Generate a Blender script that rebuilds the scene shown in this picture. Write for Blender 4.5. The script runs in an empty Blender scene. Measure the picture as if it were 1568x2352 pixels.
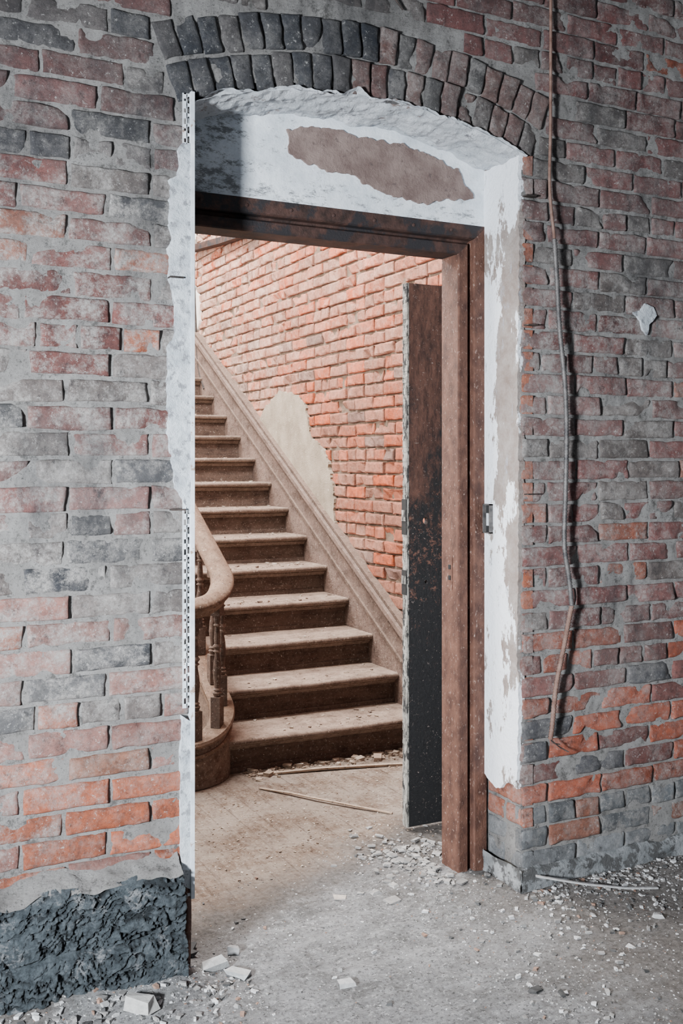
import bpy, math, random
from mathutils import noise, Vector
import bmesh
random.seed(7)
R=random.random
def U(a,b): return a+(b-a)*R()
def N(x,y,z=0.0): return noise.noise(Vector((x,y,z)))
def FB(x,y,z=0.0,o=4):
    s=0;a=1
    for i in range(o):
        s+=a*noise.noise(Vector((x,y,z)));x*=2.03;y*=2.03;z*=2.03;a*=.5
    return s
# ------------------------------------------------------------ mesh builder
class MB:
    def __init__(s): s.v=[];s.f=[];s.m=[];s.c=[]
    def vert(s,p,c=(.5,.5,.5,0)):
        s.v.append(p);s.c.append(c);return len(s.v)-1
    def face(s,idx,m=0): s.f.append(idx);s.m.append(m)
    def box(s,x0,x1,y0,y1,z0,z1,m=0,c=(.5,.5,.5,0)):
        b=[s.vert((x,y,z),c) for z in (z0,z1) for y in (y0,y1) for x in (x0,x1)]
        for q in ((0,2,3,1),(4,5,7,6),(0,1,5,4),(2,6,7,3),(0,4,6,2),(1,3,7,5)):
            s.face([b[i] for i in q],m)
    def grid(s,us,vs,fn,m=0,colf=None,skip=None):
        ids=[]
        for v in vs:
            row=[]
            for u in us:
                p=fn(u,v); row.append(s.vert(p,colf(p) if colf else (.5,.5,.5,0)))
            ids.append(row)
        for j in range(len(vs)-1):
            for i in range(len(us)-1):
                if skip and skip((us[i]+us[i+1])/2,(vs[j]+vs[j+1])/2): continue
                s.face([ids[j][i],ids[j][i+1],ids[j+1][i+1],ids[j+1][i]],m)
        return ids
    def obj(s,name,mats,smooth=False,parent=None,bevel=0):
        me=bpy.data.meshes.new(name)
        me.from_pydata(s.v,[],s.f)
        for mt in mats: me.materials.append(mt)
        me.polygons.foreach_set('material_index',s.m)
        at=me.color_attributes.new('Col','FLOAT_COLOR','POINT')
        fl=[]
        for c in s.c: fl.extend(c)
        at.data.foreach_set('color',fl)
        if smooth: me.polygons.foreach_set('use_smooth',[True]*len(me.polygons))
        me.update()
        o=bpy.data.objects.new(name,me)
        bpy.context.collection.objects.link(o)
        if parent: o.parent=parent
        if bevel:
            b=o.modifiers.new('b','BEVEL');b.width=bevel;b.segments=2;b.limit_method='ANGLE'
        return o
def empty(name):
    e=bpy.data.objects.new(name,None);bpy.context.collection.objects.link(e);return e
def frange(a,b,d):
    n=max(1,int(round((b-a)/d)));return [a+(b-a)*i/n for i in range(n+1)]
# ------------------------------------------------------------ materials
class NT:
    def __init__(s,name):
        s.mat=bpy.data.materials.new(name);s.mat.use_nodes=True
        s.n=s.mat.node_tree.nodes;s.l=s.mat.node_tree.links
        s.b=s.n['Principled BSDF'];s.tc=s.n.new('ShaderNodeTexCoord').outputs['Object']
        s.b.inputs['Specular IOR Level'].default_value=.25
    def noise(s,scale,detail=8,rough=.6,st=None,off=0):
        t=s.n.new('ShaderNodeTexNoise');t.inputs['Scale'].default_value=scale
        t.inputs['Detail'].default_value=detail;t.inputs['Roughness'].default_value=rough
        m=s.n.new('ShaderNodeMapping');s.l.new(s.tc,m.inputs[0])
        m.inputs['Scale'].default_value=st or (1,1,1);m.inputs['Location'].default_value=(off,off*.7,off*1.3)
        s.l.new(m.outputs[0],t.inputs['Vector']);return t.outputs['Fac']
    def ramp(s,fac,lo,hi,a=0.,b=1.):
        r=s.n.new('ShaderNodeMapRange');r.inputs[1].default_value=lo;r.inputs[2].default_value=hi
        r.inputs[3].default_value=a;r.inputs[4].default_value=b;s.l.new(fac,r.inputs[0]);return r.outputs[0]
    def mix(s,f,a,b,mode='MIX'):
        m=s.n.new('ShaderNodeMix');m.data_type='RGBA';m.blend_type=mode
        for sock,v in ((m.inputs[0],f),(m.inputs[6],a),(m.inputs[7],b)):
            if hasattr(v,'is_linked') or hasattr(v,'links'): s.l.new(v,sock)
            elif isinstance(v,(int,float)): sock.default_value=v
            else: sock.default_value=tuple(v)+(1,) if len(v)==3 else v
        return m.outputs[2]
    def math(s,op,a,b=0.,c=None):
        m=s.n.new('ShaderNodeMath');m.operation=op
        for i,v in enumerate((a,b,c)):
            if v is None: continue
            if isinstance(v,(int,float)): m.inputs[i].default_value=v
            else: s.l.new(v,m.inputs[i])
        return m.outputs[0]
    def xyz(s):
        x=s.n.new('ShaderNodeSeparateXYZ');s.l.new(s.tc,x.inputs[0]);return x.outputs
    def done(s,col,rough=.9,bump=None,bs=.3,dist=.01,metal=0):
        s.l.new(col,s.b.inputs['Base Color'])
        if isinstance(rough,(int,float)): s.b.inputs['Roughness'].default_value=rough
        else: s.l.new(rough,s.b.inputs['Roughness'])
        s.b.inputs['Metallic'].default_value=metal
        if bump is not None:
            b=s.n.new('ShaderNodeBump');b.inputs['Strength'].default_value=bs;b.inputs['Distance'].default_value=dist
            s.l.new(bump,b.inputs['Height']);s.l.new(b.outputs[0],s.b.inputs['Normal'])
        return s.mat
def simple(name,c1,c2,scale=6,c3=None,s3=4,lo=.5,hi=.56,st=(1,1,1),bs=.4,bsc=80,rough=.9,metal=0,dist=.01,off=0):
    t=NT(name);n=t.noise(scale,st=st,off=off);col=t.mix(t.ramp(n,.35,.65),c1,c2)
    if c3: col=t.mix(t.ramp(t.noise(s3,12,.68,st=st,off=3+off),lo,hi),col,c3)
    return t.done(col,rough,t.noise(bsc,6,.7,st=st),bs,dist,metal)
def soot(t,col,k):
    # soot stains: blotchy, running down the wall, heavier up high, painting light falloff too
    x,y,z=t.xyz()
    s=t.noise(2.2,12,.78,st=(1.6,1,.75),off=31)
    s=t.math('ADD',s,t.math('MULTIPLY_ADD',z,.05,-.09))
    f=t.ramp(s,.50,.64,0,k)
    return t.mix(f,col,(.030,.031,.035))
def brick_material(name='weathered_brick',haze=(.37,.352,.335),dark=.65,sp_amt=.6,so=.66,base=.15):
    t=NT(name)
    a=t.n.new('ShaderNodeAttribute');a.attribute_name='Col'
    col=t.mix(t.ramp(t.noise(38,8,.78),.38,.66),a.outputs['Color'],t.mix(.6,a.outputs['Color'],(.012,.012,.014)))
    g=t.ramp(t.noise(9,12,.82,off=5),.45,.56)
    g=t.math('MULTIPLY',g,a.outputs['Alpha'])
    g=t.math('MULTIPLY',g,t.ramp(t.noise(85,6,.8,off=15),.38,.55,.25,.95))
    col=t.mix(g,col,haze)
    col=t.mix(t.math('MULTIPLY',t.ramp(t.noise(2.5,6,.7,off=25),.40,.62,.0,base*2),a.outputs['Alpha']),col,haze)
    sp=t.ramp(t.noise(75,5,.85,off=9),.59,.65)
    col=t.mix(t.math('MULTIPLY',sp,sp_amt),col,(.56,.55,.53))
    dk=t.ramp(t.noise(24,10,.85,off=19),.55,.63)
    col=t.mix(t.math('MULTIPLY',dk,dark),col,(.022,.022,.024))
    if so: col=soot(t,col,so)
    return t.done(col,.92,t.noise(95,10,.8),.9,.009)
MBrick=brick_material()
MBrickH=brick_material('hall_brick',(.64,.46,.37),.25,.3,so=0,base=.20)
def mortar_material(name,a,b,c,d,so=0):
    t=NT(name)
    col=t.mix(t.ramp(t.noise(9,8,.7),.3,.7),a,b)
    col=t.mix(t.ramp(t.noise(110,5,.85),.55,.66),col,c)
    col=t.mix(t.ramp(t.noise(22,10,.85,off=8),.53,.61),col,d)
    if so: col=soot(t,col,so)
    return t.done(col,.95,t.noise(110,10,.85),1.0,.012)
MMort=mortar_material('mortar',(.25,.24,.23),(.42,.41,.40),(.085,.083,.08),(.13,.125,.12),.6)
MMortW=mortar_material('hall_mortar',(.22,.155,.11),(.34,.25,.19),(.10,.07,.05),(.16,.11,.08))
def white_mat():
    t=NT('flaking_white_plaster')
    col=t.mix(t.ramp(t.noise(9,10,.75),.35,.65),(.50,.54,.58),(.80,.83,.87))
    col=t.mix(t.ramp(t.noise(26,12,.82,off=4),.56,.62),col,(.22,.22,.24))
    col=t.mix(t.ramp(t.noise(5,12,.75,off=14),.59,.62),col,(.28,.22,.20))
    return t.done(col,.9,t.noise(45,10,.75),1.0,.014)
MWhite=white_mat()
def tymp_mat():
    t=NT('worn_shaded_plaster')
    col=t.mix(t.ramp(t.noise(5,10,.75),.35,.65),(.46,.51,.56),(.78,.82,.86))
    x,y,z=t.xyz()
    w=t.math('MULTIPLY_ADD',x,-.35,.44)  # darker to the left: the jamb's cast shadow painted into the colour
    w=t.math('MAXIMUM',w,t.math('MULTIPLY_ADD',z,-.45,1.015))  # real wear along the lower part
    w=t.math('MAXIMUM',w,-.01)
    f=t.math('ADD',t.noise(20,14,.85,st=(.7,1,1.6)),w)
    col=t.mix(t.ramp(f,.58,.64),col,(.20,.21,.22))
    col=t.mix(t.ramp(t.noise(80,6,.85,off=5),.62,.68),col,(.3,.3,.32))
    return t.done(col,.9,t.noise(60,8,.7),.5,.006)
MTymp=tymp_mat()
def reveal_mat():
    t=NT('patchy_reveal_plaster')
    base=t.mix(t.ramp(t.noise(14,10,.75),.35,.65),(.20,.155,.135),(.34,.31,.29))
    f=t.noise(7,14,.72,st=(1,1,.4),off=2.2)
    x,y,z=t.xyz()
    f=t.math('ADD',f,t.math('MULTIPLY_ADD',y,.75,-2.03))
    f=t.math('ADD',f,t.math('MAXIMUM',t.math('MULTIPLY_ADD',z,-.16,.15),t.math('MAXIMUM',t.math('MULTIPLY_ADD',z,.9,-1.86),0.)))
    col=t.mix(t.ramp(f,.50,.515),base,(.78,.81,.86))
    col=t.mix(t.ramp(t.noise(32,12,.85,st=(1,1,.3),off=7),.57,.62),col,(.32,.33,.36))
    return t.done(col,.9,t.noise(50,8,.7),.8,.010)
MReveal=reveal_mat()
MBrownPl=simple('bare_brown_plaster',(.14,.098,.088),(.24,.18,.16),16,c3=(.10,.075,.07),s3=40,lo=.58,hi=.68,bs=.5,bsc=120)
MTan=simple('tan_render',(.25,.205,.155),(.39,.325,.255),10,c3=(.52,.47,.40),s3=40,lo=.6,hi=.68,bs=.7,bsc=120)
MHallPl=simple('hall_plaster',(.62,.58,.54),(.75,.72,.68),2,bs=.3,bsc=40)
MRoomPl=simple('unseen_room_plaster',(.22,.22,.23),(.35,.35,.36),2,bs=.3,bsc=40)
MFrame=simple('rusted_brown_steel',(.050,.022,.016),(.120,.056,.038),30,c3=(.26,.18,.15),s3=120,lo=.59,hi=.65,bs=.5,bsc=180,rough=.6,st=(1,1,.6))
MHeader=simple('sooty_brown_steel',(.022,.013,.011),(.066,.034,.027),30,c3=(.02,.018,.02),s3=10,bs=.4,bsc=160,rough=.6)
def door_mat():
    t=NT('scorched_door_paint')
    x,y,z=t.xyz()
    f=t.math('ADD',t.noise(7,14,.82,st=(1,1,.5)),t.math('MULTIPLY_ADD',z,.24,-.33))
    col=t.mix(t.ramp(t.noise(34,12,.82,st=(1,1,.3),off=14),.40,.60),(.024,.012,.010),(.100,.048,.035))
    col=t.mix(t.ramp(f,.47,.55,1,0),col,(.009,.009,.010))
    band=t.math('SUBTRACT',1.0,t.math('ABSOLUTE',t.math('MULTIPLY',t.math('SUBTRACT',z,1.02),2.2)))
    g=t.math('MULTIPLY_ADD',t.math('MAXIMUM',band,-1.0),.08,t.noise(34,14,.87,off=4))
    col=t.mix(t.ramp(g,.615,.635),col,(.13,.06,.042))
    col=t.mix(t.ramp(t.noise(110,3,.85,off=8),.64,.68),col,(.25,.2,.18))
    return t.done(col,t.ramp(f,.4,.6,.4,.7),t.noise(60,10,.8),.7,.007)
MDoor=door_mat()
MEdge=simple('splintered_door_edge',(.13,.125,.11),(.38,.37,.34),60,c3=(.03,.03,.03),s3=60,lo=.5,hi=.55,st=(1,1,.3),bs=.8,bsc=90)
MGalv=simple('painted_bead_metal',(.42,.46,.50),(.66,.70,.74),16,c3=(.28,.21,.17),s3=30,lo=.60,hi=.64,bs=.2,rough=.6)
MPatch=simple('blue_grey_plaster',(.33,.365,.40),(.56,.60,.64),18,c3=(.23,.24,.26),s3=32,lo=.52,hi=.6,bs=.7,bsc=60)
MConduit=simple('dull_conduit_steel',(.06,.058,.06),(.15,.14,.135),40,bs=.2,rough=.5,metal=.3)
MRust=simple('rusty_conduit',(.12,.065,.05),(.21,.135,.11),40,bs=.2,rough=.7)
MDark=simple('dark_iron',(.02,.018,.017),(.06,.045,.04),30,rough=.6)
def wood_mat(name,c1,c2,dust,amt=.5,st=(1,8,8),upk=.5):
    t=NT(name)
    col=t.mix(t.ramp(t.noise(5,10,.75,st=st),.38,.62),c1,c2)
    g=t.n.new('ShaderNodeNewGeometry');s=t.n.new('ShaderNodeSeparateXYZ');t.l.new(g.outputs['Normal'],s.inputs[0])
    up=t.ramp(t.math('ABSOLUTE',s.outputs[2]),.1,.9)                     # dust settles on flat faces
    dn=t.ramp(t.noise(13,12,.8,off=3),.38,.58)
    f=t.math('MULTIPLY',up,t.math('MULTIPLY_ADD',dn,.6,upk))
    f=t.math('MAXIMUM',f,t.math('MULTIPLY',dn,amt))
    col=t.mix(f,col,dust)
    col=t.mix(t.ramp(t.noise(95,5,.85,off=6),.59,.66),col,(.54,.47,.40))
    col=t.mix(t.math('MULTIPLY',t.ramp(t.noise(60,5,.85,off=16),.55,.63),.75),col,(.045,.03,.024))
    return t.done(col,.8,t.noise(40,8,.7,st=st),.6,.006)
MWood=wood_mat('dusty_stair_wood',(.055,.032,.024),(.14,.088,.067),(.35,.265,.21),.34,upk=.25)
MRiser=wood_mat('dark_riser_wood',(.038,.023,.018),(.105,.064,.049),(.21,.15,.12),.38)  # stair wood darkened so the risers read as shaded
MString=wood_mat('dusty_string_wood',(.060,.036,.028),(.18,.118,.094),(.25,.185,.158),.4,st=(10,1.2,2.2),upk=.3)
MRail=wood_mat('worn_rail_wood',(.08,.044,.029),(.19,.112,.075),(.27,.19,.14),.32,st=(6,2,6),upk=.15)
MLath=wood_mat('old_lath_wood',(.20,.13,.085),(.32,.22,.15),(.42,.33,.26),.4)
def floor_mat():
    t=NT('dusty_floor')
    x,y,z=t.xyz()
    fr=t.math('FRACT',t.math('MULTIPLY',x,11.5))
    ln=t.ramp(t.math('ABSOLUTE',t.math('SUBTRACT',fr,.5)),.455,.49)
    wood=t.mix(t.ramp(t.noise(6,10,.78,st=(6,.7,1)),.38,.62),(.19,.125,.09),(.44,.33,.255))
    d=t.ramp(t.noise(5,12,.80,off=4),.42,.56)
    wood=t.mix(t.math('MULTIPLY',d,.75),wood,(.58,.49,.42))
    wood=t.mix(t.math('MULTIPLY',ln,t.ramp(t.noise(4,6,.7,off=33),.42,.62,.1,.6)),wood,(.09,.055,.04))
    wood=t.mix(t.ramp(t.noise(90,5,.85,off=41),.56,.62),wood,(.70,.63,.56))
    wood=t.mix(t.ramp(t.noise(60,7,.87,off=47),.55,.62),wood,(.12,.078,.06))
    grey=t.mix(t.ramp(t.noise(4,14,.80),.40,.60),(.19,.187,.184),(.46,.46,.47))
    grey=t.mix(t.math('MULTIPLY',t.ramp(t.noise(11,10,.8,st=(.45,1.9,1),off=8),.50,.62),.65),grey,(.56,.56,.57))
    grey=t.mix(t.ramp(t.noise(90,7,.88,off=1),.52,.59),grey,(.10,.098,.096))
    grey=t.mix(t.ramp(t.noise(70,7,.86,off=11),.56,.61),grey,(.76,.76,.76))
    dark_floor=t.mix(t.ramp(t.noise(60,8,.85,off=51),.4,.6),(.085,.070,.06),(.28,.255,.235))
    rg=t.math('MULTIPLY_ADD',t.noise(3.5,8,.7,off=61),.8,t.math('MULTIPLY',x,.5))
    grey=t.mix(t.ramp(rg,1.15,1.4,0,.85),grey,dark_floor)  # floor darker towards the right
    yy=t.math('MULTIPLY_ADD',t.noise(4,10,.75,off=12),.5,y)
    yy=t.math('MULTIPLY_ADD',x,-.45,yy)  # boundary slants along the left jamb's shadow edge
    mid=t.mix(t.ramp(yy,2.48,2.58,0,.8),grey,dark_floor)  # grime with the jamb's cast shadow put into the floor colour
    col=t.mix(t.ramp(yy,2.60,2.80),mid,wood)
    return t.done(col,.95,t.noise(60,12,.85),1.0,.018)
MFloor=floor_mat()
def char_mat():
    t=NT('charred_wood')
    col=t.mix(t.ramp(t.noise(40,8,.8),.35,.65),(.025,.033,.039),(.155,.185,.205))
    a=t.n.new('ShaderNodeAttribute');a.attribute_name='Col'
    col=t.mix(a.outputs['Alpha'],col,(.007,.008,.009))
    col=t.mix(t.ramp(t.noise(8,12,.8,off=3),.54,.60),col,(.30,.31,.32))
    return t.done(col,.5,t.noise(70,12,.82,st=(1,1,2)),1.0,.012)
MChar=char_mat()
def rubble_mat():
    t=NT('rubble')
    a=t.n.new('ShaderNodeAttribute');a.attribute_name='Col'
    col=t.mix(t.ramp(t.noise(60,6,.7),.3,.7),a.outputs['Color'],t.mix(.5,a.outputs['Color'],(.1,.1,.1)))
    return t.done(col,.95,t.noise(150,6,.7),.5,.005)
MRub=rubble_mat()
MHole=simple('hole_black',(.01,.01,.01),(.02,.02,.02))  # near-black for holes and mortises

# ------------------------------------------------------------ room dimensions
YW=2.60; XL=.858; XR=1.93           # face of front wall, jambs
CX,CZ,RI=1.395,.77,1.62             # arch
def arch_z(x,r=RI): return CZ+math.sqrt(max(0,r*r-(x-CX)**2))
ANG=math.radians(20.6)
ROUT=RI+.215

def brick(mb,F,u0,u1,v0,v1,out,col,step=.022,seed=0,rr=.008,rough=1.0):
    def axis(a,b):
        L=b-a
        if L<.03: return [a,a+L*.25,a+L*.75,b]
        n=max(1,int(round((L-.022)/step)))
        return [a,a+.004,a+.011]+[a+.011+(L-.022)*i/n for i in range(1,n)]+[b-.011,b-.004,b]
    us=axis(u0,u1);vs=axis(v0,v1)
    US=[us[0]]+us+[us[-1]];VS=[vs[0]]+vs+[vs[-1]]
    tilt=U(-.03,.03);tv=U(-.05,.05)
    worn=R()<.15                      # some bricks are badly spalled
    base=len(mb.v);um=(u0+u1)/2;vm=(v0+v1)/2
    for j,v in enumerate(VS):
        for i,u in enumerate(US):
            sk=i in(0,len(US)-1) or j in(0,len(VS)-1)
            e=min(u-u0,u1-u,v-v0,v1-v)
            k=max(0,1-e/rr) if rr else 0
            w=out-rr*.75*k*k+(N(u*28,v*28,seed)*.0035+N(u*70,v*70,seed)*.003)*rough+tilt*(u-um)*.5+tv*(v-vm)
            ch=N(u*14,v*14,seed*3.1+5)
            th=.0 if worn else .25
            if ch>th: w-=(ch-th)*(.04 if e<.02 else .024)*rough
            if sk: w=-.04
            uu=u+N(u*22,v*22,seed+.5)*.0045*rough;vv=v+N(u*22,v*22,seed+9.5)*.004*rough
            mb.vert(F(uu,vv,w),col)
    W=len(US)
    for j in range(len(VS)-1):
        for i in range(W-1):
            a=base+j*W+i
            mb.face([a,a+1,a+W+1,a+W],0)

# ------------------------------------------------------------ front wall
PITCH=.0677;BL=.2125;J=.0105
def front_col(x,z):
    r=R();n=FB(x*1.3,z*1.3,3,3)
    orange=(.45,.125,.060);pink=(.33,.150,.122);grey=(.185,.156,.145);slate=(.045,.048,.056);maroon=(.215,.088,.077)
    if x<XL+.1:
        if z<.62: c=orange if r<.55 else (pink if r<.88 else (.38,.17,.11)); g=.5
        elif z<1.0: c=pink if r<.58 else(orange if r<.68 else(slate if r<.80 else grey)); g=.95
        elif z<1.5: c=grey if r<.33 else(maroon if r<.87 else slate); g=1.0
        elif z<2.05: c=maroon if r<.54 else(grey if r<.80 else(slate if r<.93 else (.38,.12,.065))); g=.8
        else: c=(.075,.074,.079) if r<.34+n*.3 else((.145,.072,.068) if r<.64 else((.11,.098,.096) if r<.9 else slate)); g=.55  # sooty upper bricks, darkened further for the light falloff
    else:
        if z<.10: c=(.22,.23,.24);g=.3
        elif z<.22: c=(.13,.14,.15) if r<.75 else (.28,.11,.07);g=.5
        elif z<.8: c=(.38,.105,.060) if r<.5 else(maroon if r<.9 else(.09,.09,.10));g=.45
        elif z<1.9: c=(.20,.080,.073) if r<.76 else((.15,.125,.115) if r<.95 else(.32,.11,.07));g=.75
        else: c=(.165,.068,.064) if r<.72 else((.11,.095,.09) if r<.97 else(.36,.10,.055));g=.5
    k=U(.70,1.25)
    return (c[0]*k,c[1]*k,c[2]*k,min(1,max(0,g+n*.7)))
wall=MB()
FF=lambda u,v,w:(u,YW-w,v)
def arch_half(z):
    dz=z-CZ
    if dz<=0 or dz>=ROUT: return 0
    return min(math.sqrt(ROUT**2-dz*dz),dz*math.tan(ANG))
X0,X1,ZT=-1.1,3.7,3.45
row=0;z=0.0
def lay(a,b,x,s,L,first,z):
    w=first
    while (x>a+.02 if s<0 else x<b-.02):
        ww=w*U(.945,1.04)
        xe=max(a,x-ww+J) if s<0 else min(b,x+ww-J)
        lo,hi=min(x,xe),max(x,xe)
        if hi-lo>.02:
            brick(wall,FF,lo,hi,z+J/2+U(-.003,.003),z+PITCH-J/2+U(-.003,.003),U(-.005,.004),front_col((lo+hi)/2,z),step=.015 if .1<x<2.7 else .05,seed=R()*50)
        x+=s*ww;w=L
while z<ZT-.02:
    z0,z1=z+J/2,z+PITCH-J/2
    hw=0
    if z1>2.27: hw=max(arch_half(z0),arch_half(z1),arch_half((z0+z1)/2))
    header=(row%7==3)
    L=BL if not header else BL/2
    first=L if row%2 else (L/2 if not header else L*.75)
    if z1<=2.27: lay(X0,XL-.004,XL-.004,-1,L,first,z);lay(XR+.002,X1,XR+.002,1,L,first,z)
    elif hw>0: lay(X0,CX-hw-.008,CX-hw-.008,-1,L,first,z);lay(CX+hw+.008,X1,CX+hw+.008,1,L,first,z)
    else: lay(X0,X1,X1,-1,L,first,z)
    z+=PITCH;row+=1
def ring(r0,r1,n,a0,a1):
    for i in range(n):
        t0=a0+(a1-a0)*i/n;t1=a0+(a1-a0)*(i+1)/n
        g=.0035/r0
        am=(t0+t1)/2
        F=lambda u,v,w:(CX+v*math.sin(u/1.7),YW-w,CZ+v*math.cos(u/1.7))
        x=CX+r0*math.sin(am)
        if x<1.30 or (x<1.55 and R()<.5):
            c=random.choice([(.026,.031,.041),(.036,.041,.051),(.048,.050,.058),(.075,.07,.072)])
        else:
            c=random.choice([(.11,.092,.088),(.15,.075,.068),(.07,.068,.07),(.155,.085,.075)])
        c=c+(.25 if x<1.45 else .5,)
        jr=U(-.004,.004)
        brick(wall,F,(t0+g)*1.7+U(-.001,.001),(t1-g)*1.7+U(-.001,.001),r0+.003+jr,r1-.005+jr,U(.0,.010),c,step=.014,seed=R()*50,rr=.009,rough=1.0)
ring(RI+.002,RI+.106,20,-ANG,ANG)
ring(RI+.108,RI+.213,21,-ANG,ANG)
def openf(x,z): return XL<x<XR and z<arch_z(x)+.02
fx=frange(X0,.1,.06)[:-1]+frange(.1,XL,.009)[:-1]+frange(XL,XR,.014)[:-1]+frange(XR,2.75,.0095)[:-1]+frange(2.75,X1,.06)
fz=frange(0,ZT,.0095)
def mort(u,v):
    return (u,YW+.0098+N(u*26,v*26,2)*.006+N(u*80,v*80,5)*.004-max(0,FB(u*3,v*3,8,3)-.25)*.010,v)
wall.grid(fx,fz,mort,1,skip=openf)
def mass(x0,x1,y0,y1,z0,z1): wall.box(x0,x1,y0,y1,z0,z1,1)
mass(X0,XL-.002,YW+.028,2.95,0,ZT);mass(XR+.012,X1,YW+.028,2.95,0,ZT)
mass(XL-.002,XR+.012,2.80,2.95,2.10,ZT);mass(XL-.002,XR+.012,YW+.028,2.80,2.43,ZT)
FR=lambda u,v,w:(XR-w,u,v)
z=0;row=0
while z<2.3:
    us=[2.60,2.705,2.80,2.90] if row%2 else [2.60,2.80,2.95]
    for a,b in zip(us[:-1],us[1:]):
        c=(.22,.23,.24,.2) if z<.2 else ((.38,.11,.055,.4) if R()<.7 else (.2,.1,.085,.6))
        brick(wall,FR,a+.003,b-J,z+J/2,z+PITCH-J/2,0.,c,step=.025,seed=R()*50)
    z+=PITCH;row+=1
wall.grid(frange(2.61,2.95,.02),frange(0,2.3,.02),lambda u,v:(XR+.008+N(u*40,v*40)*.004,u,v),1)
wall.grid(frange(2.60,2.95,.02),frange(0,2.3,.02),lambda u,v:(XL-.004+N(u*40,v*40)*.004,u,v),1)
WF=wall.obj('wall_front',[MBrick,MMort],smooth=True)

# ------------------------------------------------------------ ragged patch tool
def ragged(pts,amp=.004,step=.008,seed=0,keep=None):
    out=[]
    n=len(pts)
    for i in range(n):
        a=pts[i];b=pts[(i+1)%n]
        L=math.hypot(b[0]-a[0],b[1]-a[1]);k=max(1,int(L/step))
        for q in range(k):
            t=q/k;x=a[0]+(b[0]-a[0])*t;y=a[1]+(b[1]-a[1])*t
            if not(keep and keep(x,y)):
                x+=FB(x*35,y*35,seed,3)*amp;y+=FB(x*35,y*35,seed+7,3)*amp
            out.append((x,y))
    return out
def patch(mb,pts,F,w1,w0=0,m=0,amp=.004,step=.008,seed=0,keep=None):
    p=ragged(pts,amp,step,seed,keep)
    top=[mb.vert(F(a,b,w1)) for a,b in p];bot=[mb.vert(F(a,b,w0)) for a,b in p]
    mb.face(top,m)
    n=len(p)
    for i in range(n): mb.face([top[i],bot[i],bot[(i+1)%n],top[(i+1)%n]],m)
pl=MB()
patch(pl,[(.861,2.18),(.832,2.178),(.824,2.16),(.822,2.09),(.80,2.08),(.80,1.98),(.797,1.82),(.815,1.757),(.814,1.69),(.794,1.64),(.793,1.5),(.794,1.414),(.808,1.323),(.815,1.278),(.855,1.21),(.861,1.21)],FF,.013,-.01,amp=.006,step=.004,keep=lambda x,y:x>.859)
patch(pl,[(.861,.66),(.832,.68),(.828,.55),(.829,.3),(.832,.24),(.861,.22)],FF,.011,-.01,amp=.002,seed=4,keep=lambda x,y:x>.859)
pl.obj('jamb_plaster',[MPatch],parent=WF)
bd=MB()
bd.box(.854,.864,YW-.016,YW+.02,.20,2.315)
def strip(z0,z1):
    bd.box(.833,.8365,YW-.009,YW-.007,z0,z1)
    z=z0;k=0
    while z<z1-.01:
        bd.box(.8365,.845,YW-.009,YW-.007,z,z+.011+.004*(k%3))
        bd.box(.845,.854,YW-.009,YW-.007,z+.006,z+.014)
        z+=.026;k+=1
    bd.box(.8435,.846,YW-.009,YW-.007,z0,z1)
strip(2.14,2.31);strip(.70,1.26);strip(.2,.26)
bd.obj('corner_bead',[MGalv],parent=WF)
ty=MB()
ty.grid(frange(XL-.01,XR+.03,.012),frange(0,1,.04),lambda u,t:(u,2.793+N(u*9,t*5)*.003,2.09+(arch_z(u)+.015-2.09)*t),0)
def sof(u,v):
    d=FB(u*12,v*12,3,4)*.012+N(u*50,v*50,8)*.004
    e=max(0,(2.64-v)/.04)
    return (u,v+ (FB(u*18,0,4,3)*.012 if v<2.60 else 0),arch_z(u)-.010+d+e*(.008+FB(u*10,3,3)*.010))
ty.grid(frange(XL-.005,XR+.01,.007),frange(2.585,2.80,.008),sof,1)
def lipz(u): return arch_z(u)-.006+FB(u*12,2.585*12,3,3)*.008
ty.grid(frange(XL+.0,XR-.0,.004),[0,.5,1],lambda u,t:(u,YW-.008-.004*(1-t)+N(u*30,t)*.004,lipz(u)+t*max(.002,min(.018,.006+FB(u*14,1,6,4)*.016))),1)
FT=lambda u,v,w:(u,2.79-w,v)
patch(ty,[(1.213,2.326),(1.276,2.343),(1.363,2.352),(1.467,2.337),(1.59,2.337),(1.716,2.318),(1.815,2.28),(1.873,2.2007),(1.765,2.178),(1.684,2.161),(1.574,2.173),(1.498,2.19),(1.437,2.22),(1.363,2.22),(1.305,2.237),(1.262,2.24),(1.227,2.259)],FT,.004,-.01,m=2,amp=.010,step=.004,seed=2)
ty.obj('arch_tympanum',[MTymp,MWhite,MBrownPl],smooth=False,parent=WF)
rv=MB()
patch(rv,[(2.795,.33),(2.72,.30),(2.66,.34),(2.615,.33),(2.607,.5),(2.612,.8),(2.604,1.2),(2.61,1.6),(2.602,2.0),(2.61,2.30),(2.795,2.32)],FR,.012,-.01,amp=.008,step=.005,seed=5,keep=lambda x,y:x>2.79)
rv.obj('reveal_plaster',[MReveal],parent=WF)
pn=MB()
pn.grid(frange(XR-.02,X1,.02),frange(-.02,.085,.01),lambda u,v:(u,YW-.018+FB(u*12,v*20,0,4)*.010-(0 if v<.08 else -.02),v+FB(u*9,1,7,3)*.012*(v>.05)),0)
pn.grid(frange(YW-.018,2.80,.02),frange(-.02,.085,.01),lambda u,v:(XR-.018+FB(u*12,v*20,0,4)*.008,u,v),0)
pn.obj('baseboard_right',[simple('grey_cement_paint',(.14,.15,.155),(.30,.31,.32),14,c3=(.08,.08,.08),s3=20,bs=.8)],smooth=True)
fk=MB()
patch(fk,[(2.365,1.84),(2.40,1.845),(2.42,1.87),(2.455,1.86),(2.47,1.83),(2.44,1.80),(2.43,1.765),(2.41,1.78),(2.40,1.81)],FF,.009,0,amp=.004)
fk.obj('plaster_flake',[MPatch])
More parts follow.
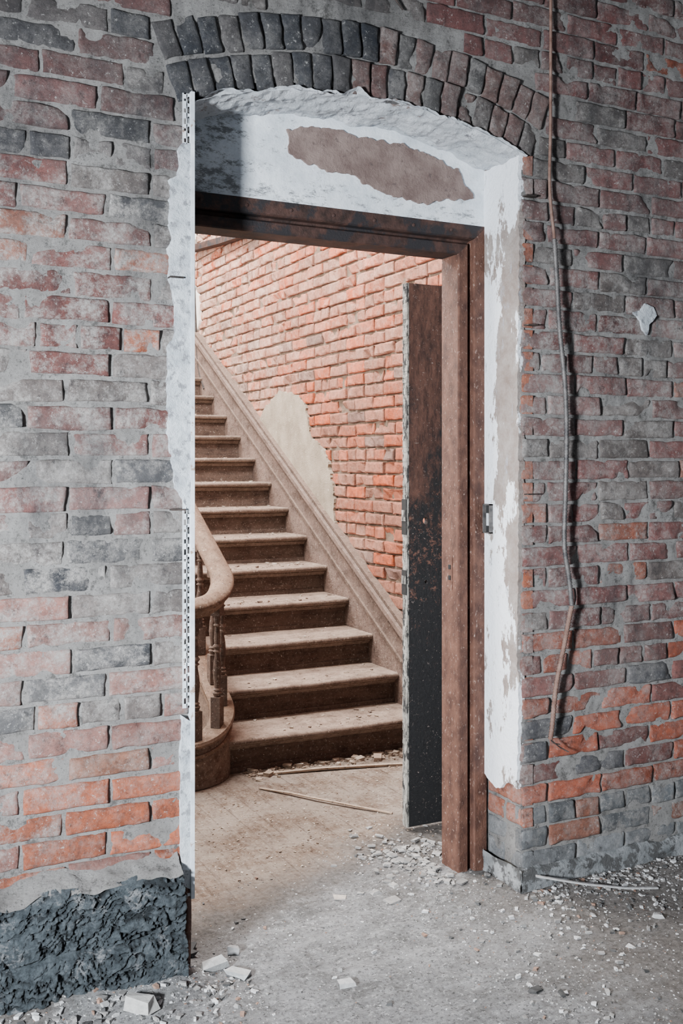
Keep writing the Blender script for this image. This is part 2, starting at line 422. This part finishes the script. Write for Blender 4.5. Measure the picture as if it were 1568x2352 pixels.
# ------------------------------------------------------------ door frame
fr=empty('door_frame')
prof=[(0,2.79),(.044,2.79),(.048,2.796),(.050,2.818),(.060,2.820),(.063,2.805),(.068,2.80),(.098,2.80),(.102,2.804),(.102,2.90),(.07,2.90),(.07,2.93),(.0,2.93)]
HT=2.112
n=len(prof)
hd=MB();A=[];B=[]
for u,y in prof:
    A.append(hd.vert((XL-.003,y,HT-u*.93)));B.append(hd.vert((XR-.004-u,y,HT-u*.93)))
for i in range(n): hd.face([A[i],B[i],B[(i+1)%n],A[(i+1)%n]])
hd.face(A);hd.obj('header',[MHeader],parent=fr)
jb=MB();A=[];B=[]
for u,y in prof:
    A.append(jb.vert((XR-.004-u,y,0.0)));B.append(jb.vert((XR-.004-u,y,HT-u*.93)))
for i in range(n): jb.face([A[i],A[(i+1)%n],B[(i+1)%n],B[i]])
jb.face(A);jb.obj('jamb',[MFrame],parent=fr)
hp=MB()
hp.box(XR-.1085,XR-.105,2.835,2.862,.93,1.04);hp.box(XR-.111,XR-.105,2.842,2.855,.96,.975,1);hp.box(XR-.111,XR-.105,2.842,2.855,.995,1.01,1)
hp.obj('hinge_leaf',[MFrame,MHole],parent=fr,bevel=.001)
for k in range(7):
    bpy.ops.mesh.primitive_uv_sphere_add(segments=10,ring_count=6,radius=.006,location=(.95+k*.14,2.789,2.09))
    o=bpy.context.object;o.scale=(1,.4,1);o.name='rivet_%d'%(k+1);o.parent=fr;o.data.materials.append(MHeader)
sb=MB()
sb.box(1.905,1.925,2.742,2.746,1.115,1.21);sb.box(1.905,1.925,2.778,2.782,1.115,1.21);sb.box(1.905,1.925,2.742,2.782,1.206,1.21);sb.box(1.905,1.925,2.742,2.782,1.115,1.119);sb.box(1.9165,1.9185,2.744,2.78,1.117,1.208,1);sb.box(1.908,1.917,2.755,2.765,1.14,1.18,2)
sb.obj('outlet_box',[MConduit,MHole,MGalv])
nl=empty('wall_nails')
for i,(x,z) in enumerate([(1.95,2.17),(1.955,1.77),(.815,1.825),(1.955,1.245),(.82,1.22)]):
    q=MB();q.box(x-.018,x+.018,YW-.02,YW+.005,z-.002,z+.002);q.obj('nail_%d'%(i+1),[MDark],parent=nl)
# ------------------------------------------------------------ door leaf
dl=MB();dl.box(1.90,2.76,3.25,3.28,.012,2.0)
door=dl.obj('door_1',[MDoor,MEdge])
door.data.polygons[4].material_index=1
bpy.ops.mesh.primitive_cylinder_add(radius=.013,depth=.2,vertices=32,location=(1.975,3.265,1.13),rotation=(math.pi/2,0,0))
cut=bpy.context.object
bpy.ops.mesh.primitive_cylinder_add(radius=.006,depth=.2,vertices=16,location=(1.976,3.265,.905),rotation=(math.pi/2,0,0))
cut2=bpy.context.object
for c in (cut,cut2):
    m=door.modifiers.new('h','BOOLEAN');m.object=c;m.operation='DIFFERENCE'
    bpy.context.view_layer.objects.active=door
    bpy.ops.object.modifier_apply(modifier=m.name)
    bpy.data.objects.remove(c)
e=MB()
zz=.012
while zz<1.99:
    h=U(.004,.014);e.box(1.8955-U(0,.0025),1.902,3.249-U(0,.001),3.281,zz,min(2.0,zz+h*.96));zz+=h
e.obj('edge_splinters',[MEdge],parent=door)
e=MB()
for a,b in ((1.08,1.21),(.86,.95)): e.box(1.890,1.8935,3.249,3.281,a,b)
e.obj('hinge_mortise_plate',[MHole],parent=door)
e=MB()
for a,b in ((1.13,1.17),(.90,.93)): e.box(1.888,1.8905,3.251,3.279,a,b)
e.obj('hinge_remnant',[MEdge],parent=door)
# ------------------------------------------------------------ conduit
def tube(name,pts,r,mat,parent=None,rib=0,ribstep=.006,seg=8):
    P=[Vector(p) for p in pts];P=[P[0]*2-P[1]]+P+[P[-1]*2-P[-2]]
    path=[]
    for i in range(1,len(P)-2):
        L=(P[i+1]-P[i]).length;k=max(2,int(L/(ribstep/2 if rib else .02)))
        for q in range(k):
            t=q/k;a,b,c,d=P[i-1:i+3]
            path.append(.5*((2*b)+(c-a)*t+(2*a-5*b+4*c-d)*t*t+(3*b-a-3*c+d)*t**3))
    path.append(P[-2])
    mb=MB();rings=[]
    for i,p in enumerate(path):
        tg=(path[min(i+1,len(path)-1)]-path[max(i-1,0)]).normalized()
        s=tg.cross(Vector((0,1,.01)))
        if s.length<.1: s=tg.cross(Vector((1,0,0)))
        s.normalize();w=s.cross(tg)
        rr=r*(1+(rib if i%2 else -rib))
        rings.append([mb.vert(tuple(p+(s*math.cos(2*math.pi*k/seg)+w*math.sin(2*math.pi*k/seg))*rr)) for k in range(seg)])
    for A,B in zip(rings[:-1],rings[1:]):
        for k in range(seg): mb.face([A[k],A[(k+1)%seg],B[(k+1)%seg],B[k]])
    mb.face(rings[0]);mb.face(rings[-1][::-1])
    return mb.obj(name,[mat],smooth=True,parent=parent)
cd=empty('hanging_conduit')
cx=lambda p:2.023+(p-1255)*.0017
cz=lambda p:1.34+(1065-p)*.00137
yc=YW-.035
tube('upper_run',[(cx(1256),yc+.02,3.4),(cx(1256),yc+.018,2.8),(cx(1254),yc+.015,2.4),(cx(1250),yc+.01,2.2),(cx(1256),yc,2.04)],.005,MRust,cd,rib=.12)
mid=[(1256,555),(1262,650),(1268,760),(1280,880),(1284,1000),(1281,1150),(1279,1250),(1290,1330),(1296,1390)]
tube('middle_run',[(cx(a),yc,cz(b)) for a,b in mid],.0075,MConduit,cd,rib=.16,ribstep=.009)
low=[(1296,1390),(1276,1490),(1260,1570),(1252,1650),(1247,1690)]
tube('lower_run',[(cx(a),yc,cz(b)) for a,b in low],.0075,MRust,cd,rib=.16,ribstep=.009)
tube('loose_wire',[(cx(1247),yc,cz(1690)),(cx(1256),yc-.005,cz(1700)),(cx(1270),yc,cz(1712)),(cx(1284),yc-.01,cz(1722))],.002,MDark,cd)
tube('loose_wire_b',[(cx(1247),yc,cz(1690)),(cx(1252),yc-.005,cz(1698)),(cx(1268),yc,cz(1704))],.002,MDark,cd)
tube('thin_cable',[(1.30,YW-.006,3.44),(1.33,YW-.008,2.76),(1.45,YW-.008,2.70),(1.50,YW-.004,2.66)],.003,MDark)
# ------------------------------------------------------------ charred baseboard
bb=MB()
bx=frange(-1.1,.15,.03)[:-1]+frange(.15,.825,.0032)
def bprof(t):
    pts=[(0,.085,-.02),(.10,.088,.03),(.30,.092,.10),(.42,.082,.135),(.455,.060,.142),(.49,.066,.15),(.75,.074,.23),(.92,.066,.275),(1.0,.040,.292)]
    for a,b in zip(pts[:-1],pts[1:]):
        if t<=b[0]:
            k=(t-a[0])/(b[0]-a[0]);return a[1]+(b[1]-a[1])*k,a[2]+(b[2]-a[2])*k
    return pts[-1][1:]
bc={}
def bfn(u,t):
    d,h=bprof(t)
    # irregular alligator char: warped blocky cells of mixed size with narrow cracks
    sc=1.0+.45*N(u*4,h*5,11)
    a=u*31*sc+FB(u*16,h*16,1,4)*1.1;b=h*30*sc+FB(u*16,h*16,7,4)*1.1+u*4
    dist,pt=noise.voronoi(Vector((a,b,1.)),distance_metric='MANHATTAN')
    gap=dist[1]-dist[0]
    cr=max(0,1-gap*4.5)
    cr=cr*(1 if N(u*11,h*11,21)>-.25 else .35)
    lift=N(pt[0][0]*7.1,pt[0][1]*7.1,3)*.009
    dist2,_=noise.voronoi(Vector((u*85,h*70,4.)))
    c2=min(1,(dist2[1]-dist2[0])*5)
    d+=-.012*cr+lift*(1-cr)-.0025*(1-c2)+FB(u*40,h*40,5,4)*.0045+FB(u*8,h*6,9,3)*.012
    h+=FB(u*9,1,2,3)*.014*t
    bc[len(bc)]=max(cr,(1-c2)*.45)
    return (u+N(u*20,h*30,7)*.002,YW-max(d,.01),h)
rows=frange(0,1,.0085)
ids=bb.grid(bx,rows,bfn,0)
for i in range(len(ids)*len(bx)):
    bb.c[i]=(0,0,0,max(0,min(1,bc[i]*1.1-.1)))
last=[r[-1] for r in ids];w=[bb.vert((.822,YW+.0,bb.v[i][2])) for i in last]
for i in range(len(last)-1): bb.face([last[i],w[i],w[i+1],last[i+1]])
bb.grid(frange(-1.1,.822,.012),frange(0,1,.1),lambda u,t:(u,YW-.055+t*.06,.284+FB(u*9,1,2,3)*.014+t*.04+FB(u*25,t*3,1,3)*.009),1)
bb.obj('baseboard_left',[MChar,MMort],smooth=True)
tube('splintered_stake',[(.845,2.60,.0),(.850,2.605,.15),(.846,2.60,.24)],.012,MFrame,seg=5)
# ------------------------------------------------------------ floor
def fh(x,y):
    h=0
    if y<3.1:
        h+=FB(x*5,y*5,1,4)*.007
        h+=.055*math.exp(-((y-2.56)/.14)**2)*(1/(1+math.exp((x-.86)/.04)))
        h+=.022*math.exp(-((y-2.85)/.35)**2-((x-1.85)/.22)**2)
        h+=.03*math.exp(-((y-2.56)/.12)**2)*(1/(1+math.exp(-(x-1.95)/.05)))
        h+=FB(x*45,y*45,2,2)*.0035
    k=min(1,max(0,(3.35-y)/.4))
    h=h*k if y>2.95 else h
    return h-.004
fl=MB()
gx=frange(-2.5,.3,.1)[:-1]+frange(.3,2.9,.010)[:-1]+frange(2.9,4.5,.1)
gy=frange(-2.5,1.6,.1)[:-1]+frange(1.6,3.4,.010)[:-1]+frange(3.4,10.2,.12)
fl.grid(gx,gy,lambda u,v:(u,v,fh(u,v)),0)
fl.obj('floor',[MFloor],smooth=True)
# ------------------------------------------------------------ rubble
def chip(mb,x,y,z,s,c,flat=.45):
    a=U(0,6.28);ca,sa=math.cos(a),math.sin(a);l=s*U(.7,1.3);w=s*U(.4,.9);h=s*flat*U(.6,1.2)
    b=[]
    for k in (-1,1):
        for j in (-1,1):
            for i in (-1,1):
                px=i*l/2*U(.45,1);py=j*w/2*U(.45,1);pz=(k+1)/2*h*U(.6,1.1)
                b.append(mb.vert((x+px*ca-py*sa,y+px*sa+py*ca,z-.001+pz),c))
    for q in ((0,2,3,1),(4,5,7,6),(0,1,5,4),(2,6,7,3),(0,4,6,2),(1,3,7,5)): mb.face([b[i] for i in q])
rb=MB()
def gc():
    r=R()
    if r<.35: k=U(.5,.78);return (k,k,k*1.01,0)
    if r<.76: k=U(.2,.4);return (k,k*.97,k*.94,0)
    if r<.92: k=U(.04,.1);return(k,k,k,0)
    return (.3,.18,.13,0)
cnt=0
while cnt<11000:
    x=U(.1,3.2);y=U(1.5,3.15)
    cl=FB(x*4,y*4,17,3)
    p=.12+.75/(1+math.exp(-(x-1.75)/.2))*math.exp(-((y-2.6)/.35)**2)+.8*math.exp(-((y-2.48)/.14)**2)*(x<.98)+.2*(x>1.5)+max(0,cl)*.5
    p*= .45 if (1.0<x<1.6) else 1
    if y>2.58 and (x<XL or x>XR): continue
    if R()>p: continue
    s=U(.0025,.007) if R()<.92 else U(.007,.020)
    chip(rb,x,y,fh(x,y),s,gc());cnt+=1
for i in range(550):
    x=random.gauss(1.78,.10);y=random.gauss(3.0,.14)
    if x>1.80 and y<2.96: continue
    if x<1.45: continue
    s=U(.008,.04) if R()<.35 else U(.004,.010);k=U(.20,.42);chip(rb,x,y,fh(x,y)+U(0,.006),s,(k,k*.97,k*.94,0),.22)
for i in range(380):
    x=random.gauss(2.15,.25);y=2.575-abs(random.gauss(0,.09))
    if x<1.9: continue
    s=U(.005,.020);chip(rb,x,y,fh(x,y),s,gc(),.4)
for i in range(160):
    x=U(.35,.98);y=2.50-abs(random.gauss(0,.07))
    s=U(.006,.024);chip(rb,x,y,fh(x,y),s,gc(),.4)
for (x,y,s,c,f) in [(.674,2.44,.09,(.5,.49,.47,0),.5),(.56,2.40,.04,(.6,.6,.6,0),.4),(.60,2.47,.03,(.5,.5,.5,0),.4),(.918,2.58,.085,(.42,.43,.43,0),.35),(.965,2.53,.07,(.5,.51,.51,0),.4),(1.0,2.66,.045,(.3,.3,.3,0),.5),(1.198,2.364,.045,(.5,.5,.5,0),.3),(1.614,2.118,.035,(.03,.03,.03,0),.25),(1.66,2.075,.03,(.03,.03,.03,0),.25),(1.74,2.28,.03,(.6,.6,.6,0),.3),(1.55,2.75,.06,(.3,.29,.28,0),.15),(1.42,2.85,.05,(.5,.45,.4,0),.12),(2.2,2.3,.035,(.55,.55,.55,0),.4),(2.0,2.2,.03,(.6,.6,.6,0),.3),(.88,2.68,.05,(.05,.05,.05,0),.4),(.90,2.72,.04,(.04,.04,.04,0),.4)]:
    chip(rb,x,y,fh(x,y),s,c,f)
for i in range(320):
    x=U(1.6,2.5);y=4.18-abs(random.gauss(0,.05))
    chip(rb,x,y,-.004,U(.004,.022) if R()<.8 else U(.02,.045),random.choice([(.4,.3,.23,0),(.5,.4,.32,0),(.3,.22,.16,0)]))
for i in range(900):
    x=U(1.1,2.3);y=U(3.1,4.0)
    chip(rb,x,y,-.004,U(.003,.011),random.choice([(.4,.3,.22,0),(.62,.54,.46,0),(.25,.17,.12,0)]))
chip(rb,2.24,4.10,-.004,.08,(.45,.33,.25,0));chip(rb,1.70,4.10,-.004,.06,(.4,.3,.22,0))
rb.obj('rubble_debris',[MRub])
def plank(name,pts,w,h,mat):
    mb=MB();R_=[]
    for i,p in enumerate(pts):
        a=Vector(pts[max(0,i-1)]);b=Vector(pts[min(len(pts)-1,i+1)]);t=(b-a).normalized();s=Vector((-t.y,t.x,0)).normalized()*w/2
        p=Vector(p)
        R_.append([mb.vert(tuple(q)) for q in (p-s,p+s,p+s+Vector((0,0,h)),p-s+Vector((0,0,h)))])
    for A,B in zip(R_[:-1],R_[1:]):
        for k in range(4): mb.face([A[k],A[(k+1)%4],B[(k+1)%4],B[k]])
    mb.face(R_[0]);mb.face(R_[-1][::-1]);return mb.obj(name,[mat])
plank('wood_lath',[(1.60,3.95,-.002),(1.68,3.82,.004),(1.747,3.70,.006),(1.85,3.55,.004),(1.94,3.44,-.002)],.014,.004,MLath)
plank('wood_lath.001',[(1.66,4.12,-.003),(1.95,4.06,.003),(2.30,3.98,-.003)],.022,.008,MLath)
plank('wood_lath.002',[(1.95,2.56,.07),(2.08,2.50,.045),(2.22,2.46,.02),(2.33,2.44,.008)],.009,.005,MRub)
# ------------------------------------------------------------ staircase
st=empty('staircase')
RISE,RUN,Y1=.153,.271,4.20
XA,XB=1.53,2.53
NS=21
tr=MB();rs=MB()
def nose(yn,zt):
    p=[(yn+RUN+.01,zt),(yn+RUN*.5,zt),(yn+.01,zt)]
    th=.029;cy=yn-.036;cz_=zt-th/2
    for k in range(9):
        a=math.pi/2+math.pi*k/8
        p.append((cy+math.cos(a)*th/2,cz_+math.sin(a)*th/2))
    p+= [(yn-.006,zt-th),(yn-.024,zt-th-.001),(yn-.024,zt-th-.006),(yn-.018,zt-th-.012),(yn-.010,zt-th-.018),(yn-.008,zt-th-.024),(yn,zt-th-.025)]
    return p
for k in range(1,NS):
    yn=Y1+(k-1)*RUN;zt=k*RISE
    p=nose(yn,zt)
    xs=frange(XA,XB,.02)
    def f(u,i,p=p,k=k):
        y,z=p[int(i)]
        wv=.002*N(u*5,k*3.3,1)+.0012*N(u*30,k*3.3+i*.3,2)
        wear=-.005*math.exp(-((u-2.0)/.28)**2) if 1<int(i)<9 else 0
        return (u,y+wv,z+wv*.7+wear)
    tr.grid(xs,list(range(len(p))),f,0)
    rs.grid(xs,[0,1],lambda u,t,yn=yn,zt=zt:(u,yn+.002+N(u*6,zt)*.002,(zt-RISE-.002)+t*(RISE-.02)),0)
    rs.box(XA,XB,yn-.007,yn+.002,zt-RISE-.002,zt-RISE+.020)
tr.obj('treads',[MWood],smooth=True,parent=st)
rs.obj('risers',[MRiser],parent=st)
def nz(y): return .153+(y-4.17)*.5646
ws=MB()
ys=frange(3.92,9.9,.1)
A=[ws.vert((2.532,y,nz(y)+.23)) for y in ys];B=[ws.vert((2.532,y,max(0,nz(y)-.35))) for y in ys]
for i in range(len(ys)-1): ws.face([B[i],B[i+1],A[i+1],A[i]])
def slab(mb,x0,x1,o0,o1,ys,m=0):
    q=[[mb.vert((x,y,nz(y)+o)) for x,o in ((x0,o0),(x1,o0),(x1,o1),(x0,o1))] for y in ys]
    for a,b in zip(q[:-1],q[1:]):
        for k in range(4): mb.face([a[k],a[(k+1)%4],b[(k+1)%4],b[k]],m)
    mb.face(q[0][::-1],m);mb.face(q[-1],m)
slab(ws,2.500,2.575,.236,.262,ys);slab(ws,2.518,2.57,.200,.230,ys,1)
slab(ws,2.520,2.575,.266,.284,ys,1)
slab(ws,2.520,2.54,.085,.100,ys,1)
ws.box(2.532,2.575,3.90,3.925,0,.29)
ws.obj('wall_string',[MString,MRiser],parent=st)
sd=MB()
for i in range(3600):
    k=random.choice([1,2,3,4,4,5,5,6,7,8,9,10,11]);yn=Y1+(k-1)*RUN
    x=XA+(XB-XA)*max(R(),R()*.9);y=yn+U(-.02,.25)
    chip(sd,x,y,k*RISE-.003,U(.002,.009) if R()<.92 else U(.01,.026),random.choice([(.42,.33,.26,0),(.55,.47,.40,0),(.18,.12,.09,0)]))
sd.obj('tread_debris',[MRub],parent=st)
path=[]
y=9.6
while y>4.30: path.append((1.55,y,.866+(y-4.30)*.5646,(0,-1)));y-=.06
for k in range(0,17):
    a=math.pi/2*k/16
    z=.866-.126*math.sin(a)
    path.append((1.32+.23*math.cos(a),4.30-.23*math.sin(a),z,(-math.sin(a),-math.cos(a))))
x=1.28
while x>.2: path.append((x,4.07,.74-min(.02,(1.32-x)*.1),(-1,0)));x-=.05
def sweep(profile,zoff,mat,name,parent,smooth=True):
    mb=MB();rg=[]
    for (x,y,z,(tx,ty_)) in path:
        nx,ny=-ty_,tx
        rg.append([mb.vert((x+nx*s,y+ny*s,max(0,z+zoff+h))) for s,h in profile])
    n=len(profile)
    for a,b in zip(rg[:-1],rg[1:]):
        for k in range(n): mb.face([a[k],a[(k+1)%n],b[(k+1)%n],b[k]])
    mb.face(rg[0]);mb.face(rg[-1][::-1])
    return mb.obj(name,[mat],smooth=smooth,parent=parent)
rl=empty('stair_railing')
hp_=[(-.022,-.040),(.022,-.040),(.026,-.024),(.034,-.020),(.044,-.012),(.050,0),(.050,.012),(.040,.024),(.024,.032),(.012,.040),(-.012,.040),(-.024,.032),(-.040,.024),(-.050,.012),(-.050,0),(-.044,-.012),(-.034,-.020),(-.026,-.024)]
sweep(hp_,0,MRail,'handrail',rl)
sweep([(-.035,-.30),(.035,-.30),(.035,0),(-.035,0)],-.56,MWood,'curb_string',rl,False)
sweep([(-.05,-.01),(.05,-.01),(.054,0),(.05,.012),(-.05,.012),(-.054,0)],-.56,MRail,'curb_cap',rl,False)
sweep([(-.042,-.055),(.042,-.055),(.045,-.045),(.04,-.04),(-.04,-.04),(-.045,-.045)],-.56,MRail,'curb_moulding',rl,False)
sp=MB()
pp=[q for q in path if q[0]==1.55]
A=[sp.vert((1.527,q[1],max(0,q[2]-.84))) for q in pp];B=[sp.vert((1.527,q[1],0)) for q in pp]
for i in range(len(pp)-1): sp.face([A[i],A[i+1],B[i+1],B[i]])
sp.obj('stair_side_panel',[MHallPl],parent=st)
bprofile=[(.0,.013),(.02,.017),(.05,.021),(.07,.012),(.09,.019),(.11,.012),(.16,.014),(.30,.019),(.42,.016),(.50,.011),(.54,.010),(.56,.018),(.58,.010),(.62,.020),(.65,.012),(.72,.014),(.82,.011),(.86,.010),(.88,.017),(.90,.010),(.94,.015),(1,.014)]
bl=MB()
acc=0;last_=None
for q in path:
    if last_ is not None: acc+=math.hypot(q[0]-last_[0],q[1]-last_[1])
    last_=q
    if acc>=.125:
        acc=0
        x,y,z0,z1=q[0],q[1],q[2]-.555,q[2]-.03
        H=z1-z0;sb_=.13;s=.021
        ca,sa=q[3]
        def sq(za,zb):
            b=[]
            for zz in (za,zb):
                for i,j in ((-1,-1),(1,-1),(1,1),(-1,1)):
                    b.append(bl.vert((x+(i*ca-j*sa)*s,y+(i*sa+j*ca)*s,zz)))
            for k in range(4): bl.face([b[k],b[(k+1)%4],b[4+(k+1)%4],b[4+k]])
            bl.face(b[:4][::-1]);bl.face(b[4:])
        sq(z0,z0+sb_);sq(z1-.05,z1)
        rr=[]
        for t,r in bprofile:
            zz=z0+sb_+(H-sb_-.05)*t
            rr.append([bl.vert((x+r*math.cos(k*math.pi/6),y+r*math.sin(k*math.pi/6),zz)) for k in range(12)])
        for a,b in zip(rr[:-1],rr[1:]):
            for k in range(12): bl.face([a[k],a[(k+1)%12],b[(k+1)%12],b[k]])
bl.obj('balusters',[MRiser],parent=rl)
nw=MB();nw.box(.12,.24,4.01,4.13,0,.9);nw.box(.10,.26,3.99,4.15,.9,.93);nw.box(.13,.23,4.02,4.12,.93,.97);nw.box(.10,.26,3.99,4.15,0,.2)
nw.obj('newel_post',[MWood],parent=rl,bevel=.006)
# ------------------------------------------------------------ stair wall (brick)
XS=2.562
sw=MB()
FS=lambda u,v,w:(XS-w,u,v)
def hall_col(y,z):
    r=R()
    if r<.50: c=(.42,.170,.110)
    elif r<.78: c=(.49,.140,.070)
    elif r<.93: c=(.58,.120,.040)
    else: c=(.25,.14,.11)
    k=U(.76,1.15)
    d=min(1,max(.0,(y-4.4)/3.0))  # pale wash rises along the wall, painting in the hall's glow
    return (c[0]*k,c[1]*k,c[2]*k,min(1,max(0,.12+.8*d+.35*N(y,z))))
z=0;row=0
while z<4.6:
    off=U(0,.02)+(0 if row%2 else BL/2)
    hdr=(row%6==2)
    L=BL/2 if hdr else BL
    y=2.95-off
    while y<7.75+N(z*2,3)*.12:
        if y+L-J>2.96 and (z+PITCH>nz(y)+.1):
            brick(sw,FS,max(y,2.955)+U(-.003,.003),y+L-J+U(-.003,.003),z+J/2+U(-.003,.003),z+PITCH-J/2+U(-.003,.003),U(-.003,.006),hall_col(y,z),step=.03 if y<6.5 else .06,seed=R()*60,rough=1.2)
        y+=L
    z+=PITCH;row+=1
sw.grid(frange(2.95,7.9,.03),frange(0,4.6,.02),lambda u,v:(XS+.015+N(u*30,v*30)*.004,u,v),1)
def pe(z): return 7.62+FB(z*2.2,0,4,4)*.13
sw.grid([0,.002,.3,.6,1],frange(0,5.19,.02),lambda t,v:(XS-(.014 if t>0 else -.01),pe(v)+t*(10.29-pe(v)),v),2)
patch(sw,[(6.30,1.62),(6.22,1.70),(5.95,1.80),(5.70,1.75),(5.58,1.70),(5.50,1.50),(5.30,1.40),(5.20,1.20),(5.17,.98),(5.05,.85),(4.95,.70),(4.9,.5),(6.3,1.3)],FS,.013,-.01,m=3,amp=.02,step=.01,seed=3)
sw.box(XS+.03,XS+.25,2.955,10.29,0,5.19,1)
sw.obj('wall_right',[MBrickH,MMortW,MHallPl,MTan],smooth=False)
plank('wall_batten',[(2.52,6.25,2.85),(2.52,6.9,2.90),(2.52,7.6,2.97)],.06,.045,MHeader)
tube('hanging_wire',[(2.54,7.62,3.2),(2.54,7.60,2.6),(2.535,7.5,2.1),(2.53,7.35,1.9)],.008,MDark)
w2=MB();w2.box(-1.6,-1.4,2.95,4.4,0,5.2);w2.box(-1.6,-1.4,7.4,10.3,0,5.2);w2.box(-1.6,-1.4,4.4,7.4,0,1.3);w2.box(-1.6,-1.4,4.4,7.4,4.6,5.2)
w2.obj('wall_left',[MHallPl])
w3=MB();w3.box(-1.6,2.8,10.3,10.5,0,5.2);w3.obj('wall_back',[MHallPl])
w4=MB();w4.box(-1.6,2.8,2.95,10.5,5.2,5.3);w4.box(-1.4,2.56,2.951,2.96,3.45,5.2);w4.box(-3,3.7,-3,2.95,3.46,3.55,1);w4.obj('ceiling',[MHallPl,MRoomPl])  # front-room slab added out of view to block sky light
w5=MB();w5.box(3.7,3.85,-3,2.95,0,3.46);w5.obj('wall_side_blocker',[MRoomPl])  # unseen wall added to darken the right side
wf=MB()
for y_ in (4.4,5.87,7.32): wf.box(-1.5,-1.44,y_,y_+.08,1.3,4.6)
for z_ in (1.3,2.9,4.52): wf.box(-1.5,-1.44,4.4,7.4,z_,z_+.08)
wf.obj('window_1',[MHallPl])
ld=MB();ld.box(-1.39,2.52,9.85,10.29,3.05,3.21);ld.obj('stair_landing',[MWood])
# ------------------------------------------------------------ lights
def area(name,loc,target,size,power,col,sy=None,spread=None):
    l=bpy.data.lights.new(name,'AREA');l.energy=power;l.color=col;l.size=size
    if sy: l.shape='RECTANGLE';l.size_y=sy
    if spread: l.spread=math.radians(spread)
    o=bpy.data.objects.new(name,l);bpy.context.collection.objects.link(o);o.location=loc
    d=Vector(target)-Vector(loc);o.rotation_euler=d.to_track_quat('-Z','Y').to_euler();return o
area('room_softbox_light',(-1.5,.45,1.25),(1.0,2.6,.95),.36,165,(.90,.95,1.0),spread=105)
area('hall_window_light',(-1.65,6.2,3.1),(2.5,6.4,2.2),2.6,580,(1,.95,.90),3.0)
area('hall_upper_light',(1.2,7.3,4.6),(2.56,7.0,2.8),.8,300,(1,.97,.94))
area('hall_floor_fill',(1.1,4.1,4.6),(1.6,3.7,0),.9,430,(1,.97,.94))  # added fill to brighten the hall floor, no fixture there
w=bpy.data.worlds.new('world');bpy.context.scene.world=w;w.use_nodes=True
w.node_tree.nodes['Background'].inputs[0].default_value=(.80,.88,1,1)
w.node_tree.nodes['Background'].inputs[1].default_value=.30
# ------------------------------------------------------------ camera
c=bpy.data.cameras.new('camera');co=bpy.data.objects.new('camera',c);bpy.context.collection.objects.link(co)
co.location=(0,0,1.34);co.rotation_euler=(math.pi/2,0,-math.radians(26.6))
c.sensor_fit='VERTICAL';c.sensor_height=36;c.lens=36.17;c.shift_y=-.0472;c.clip_start=.05
bpy.context.scene.camera=co
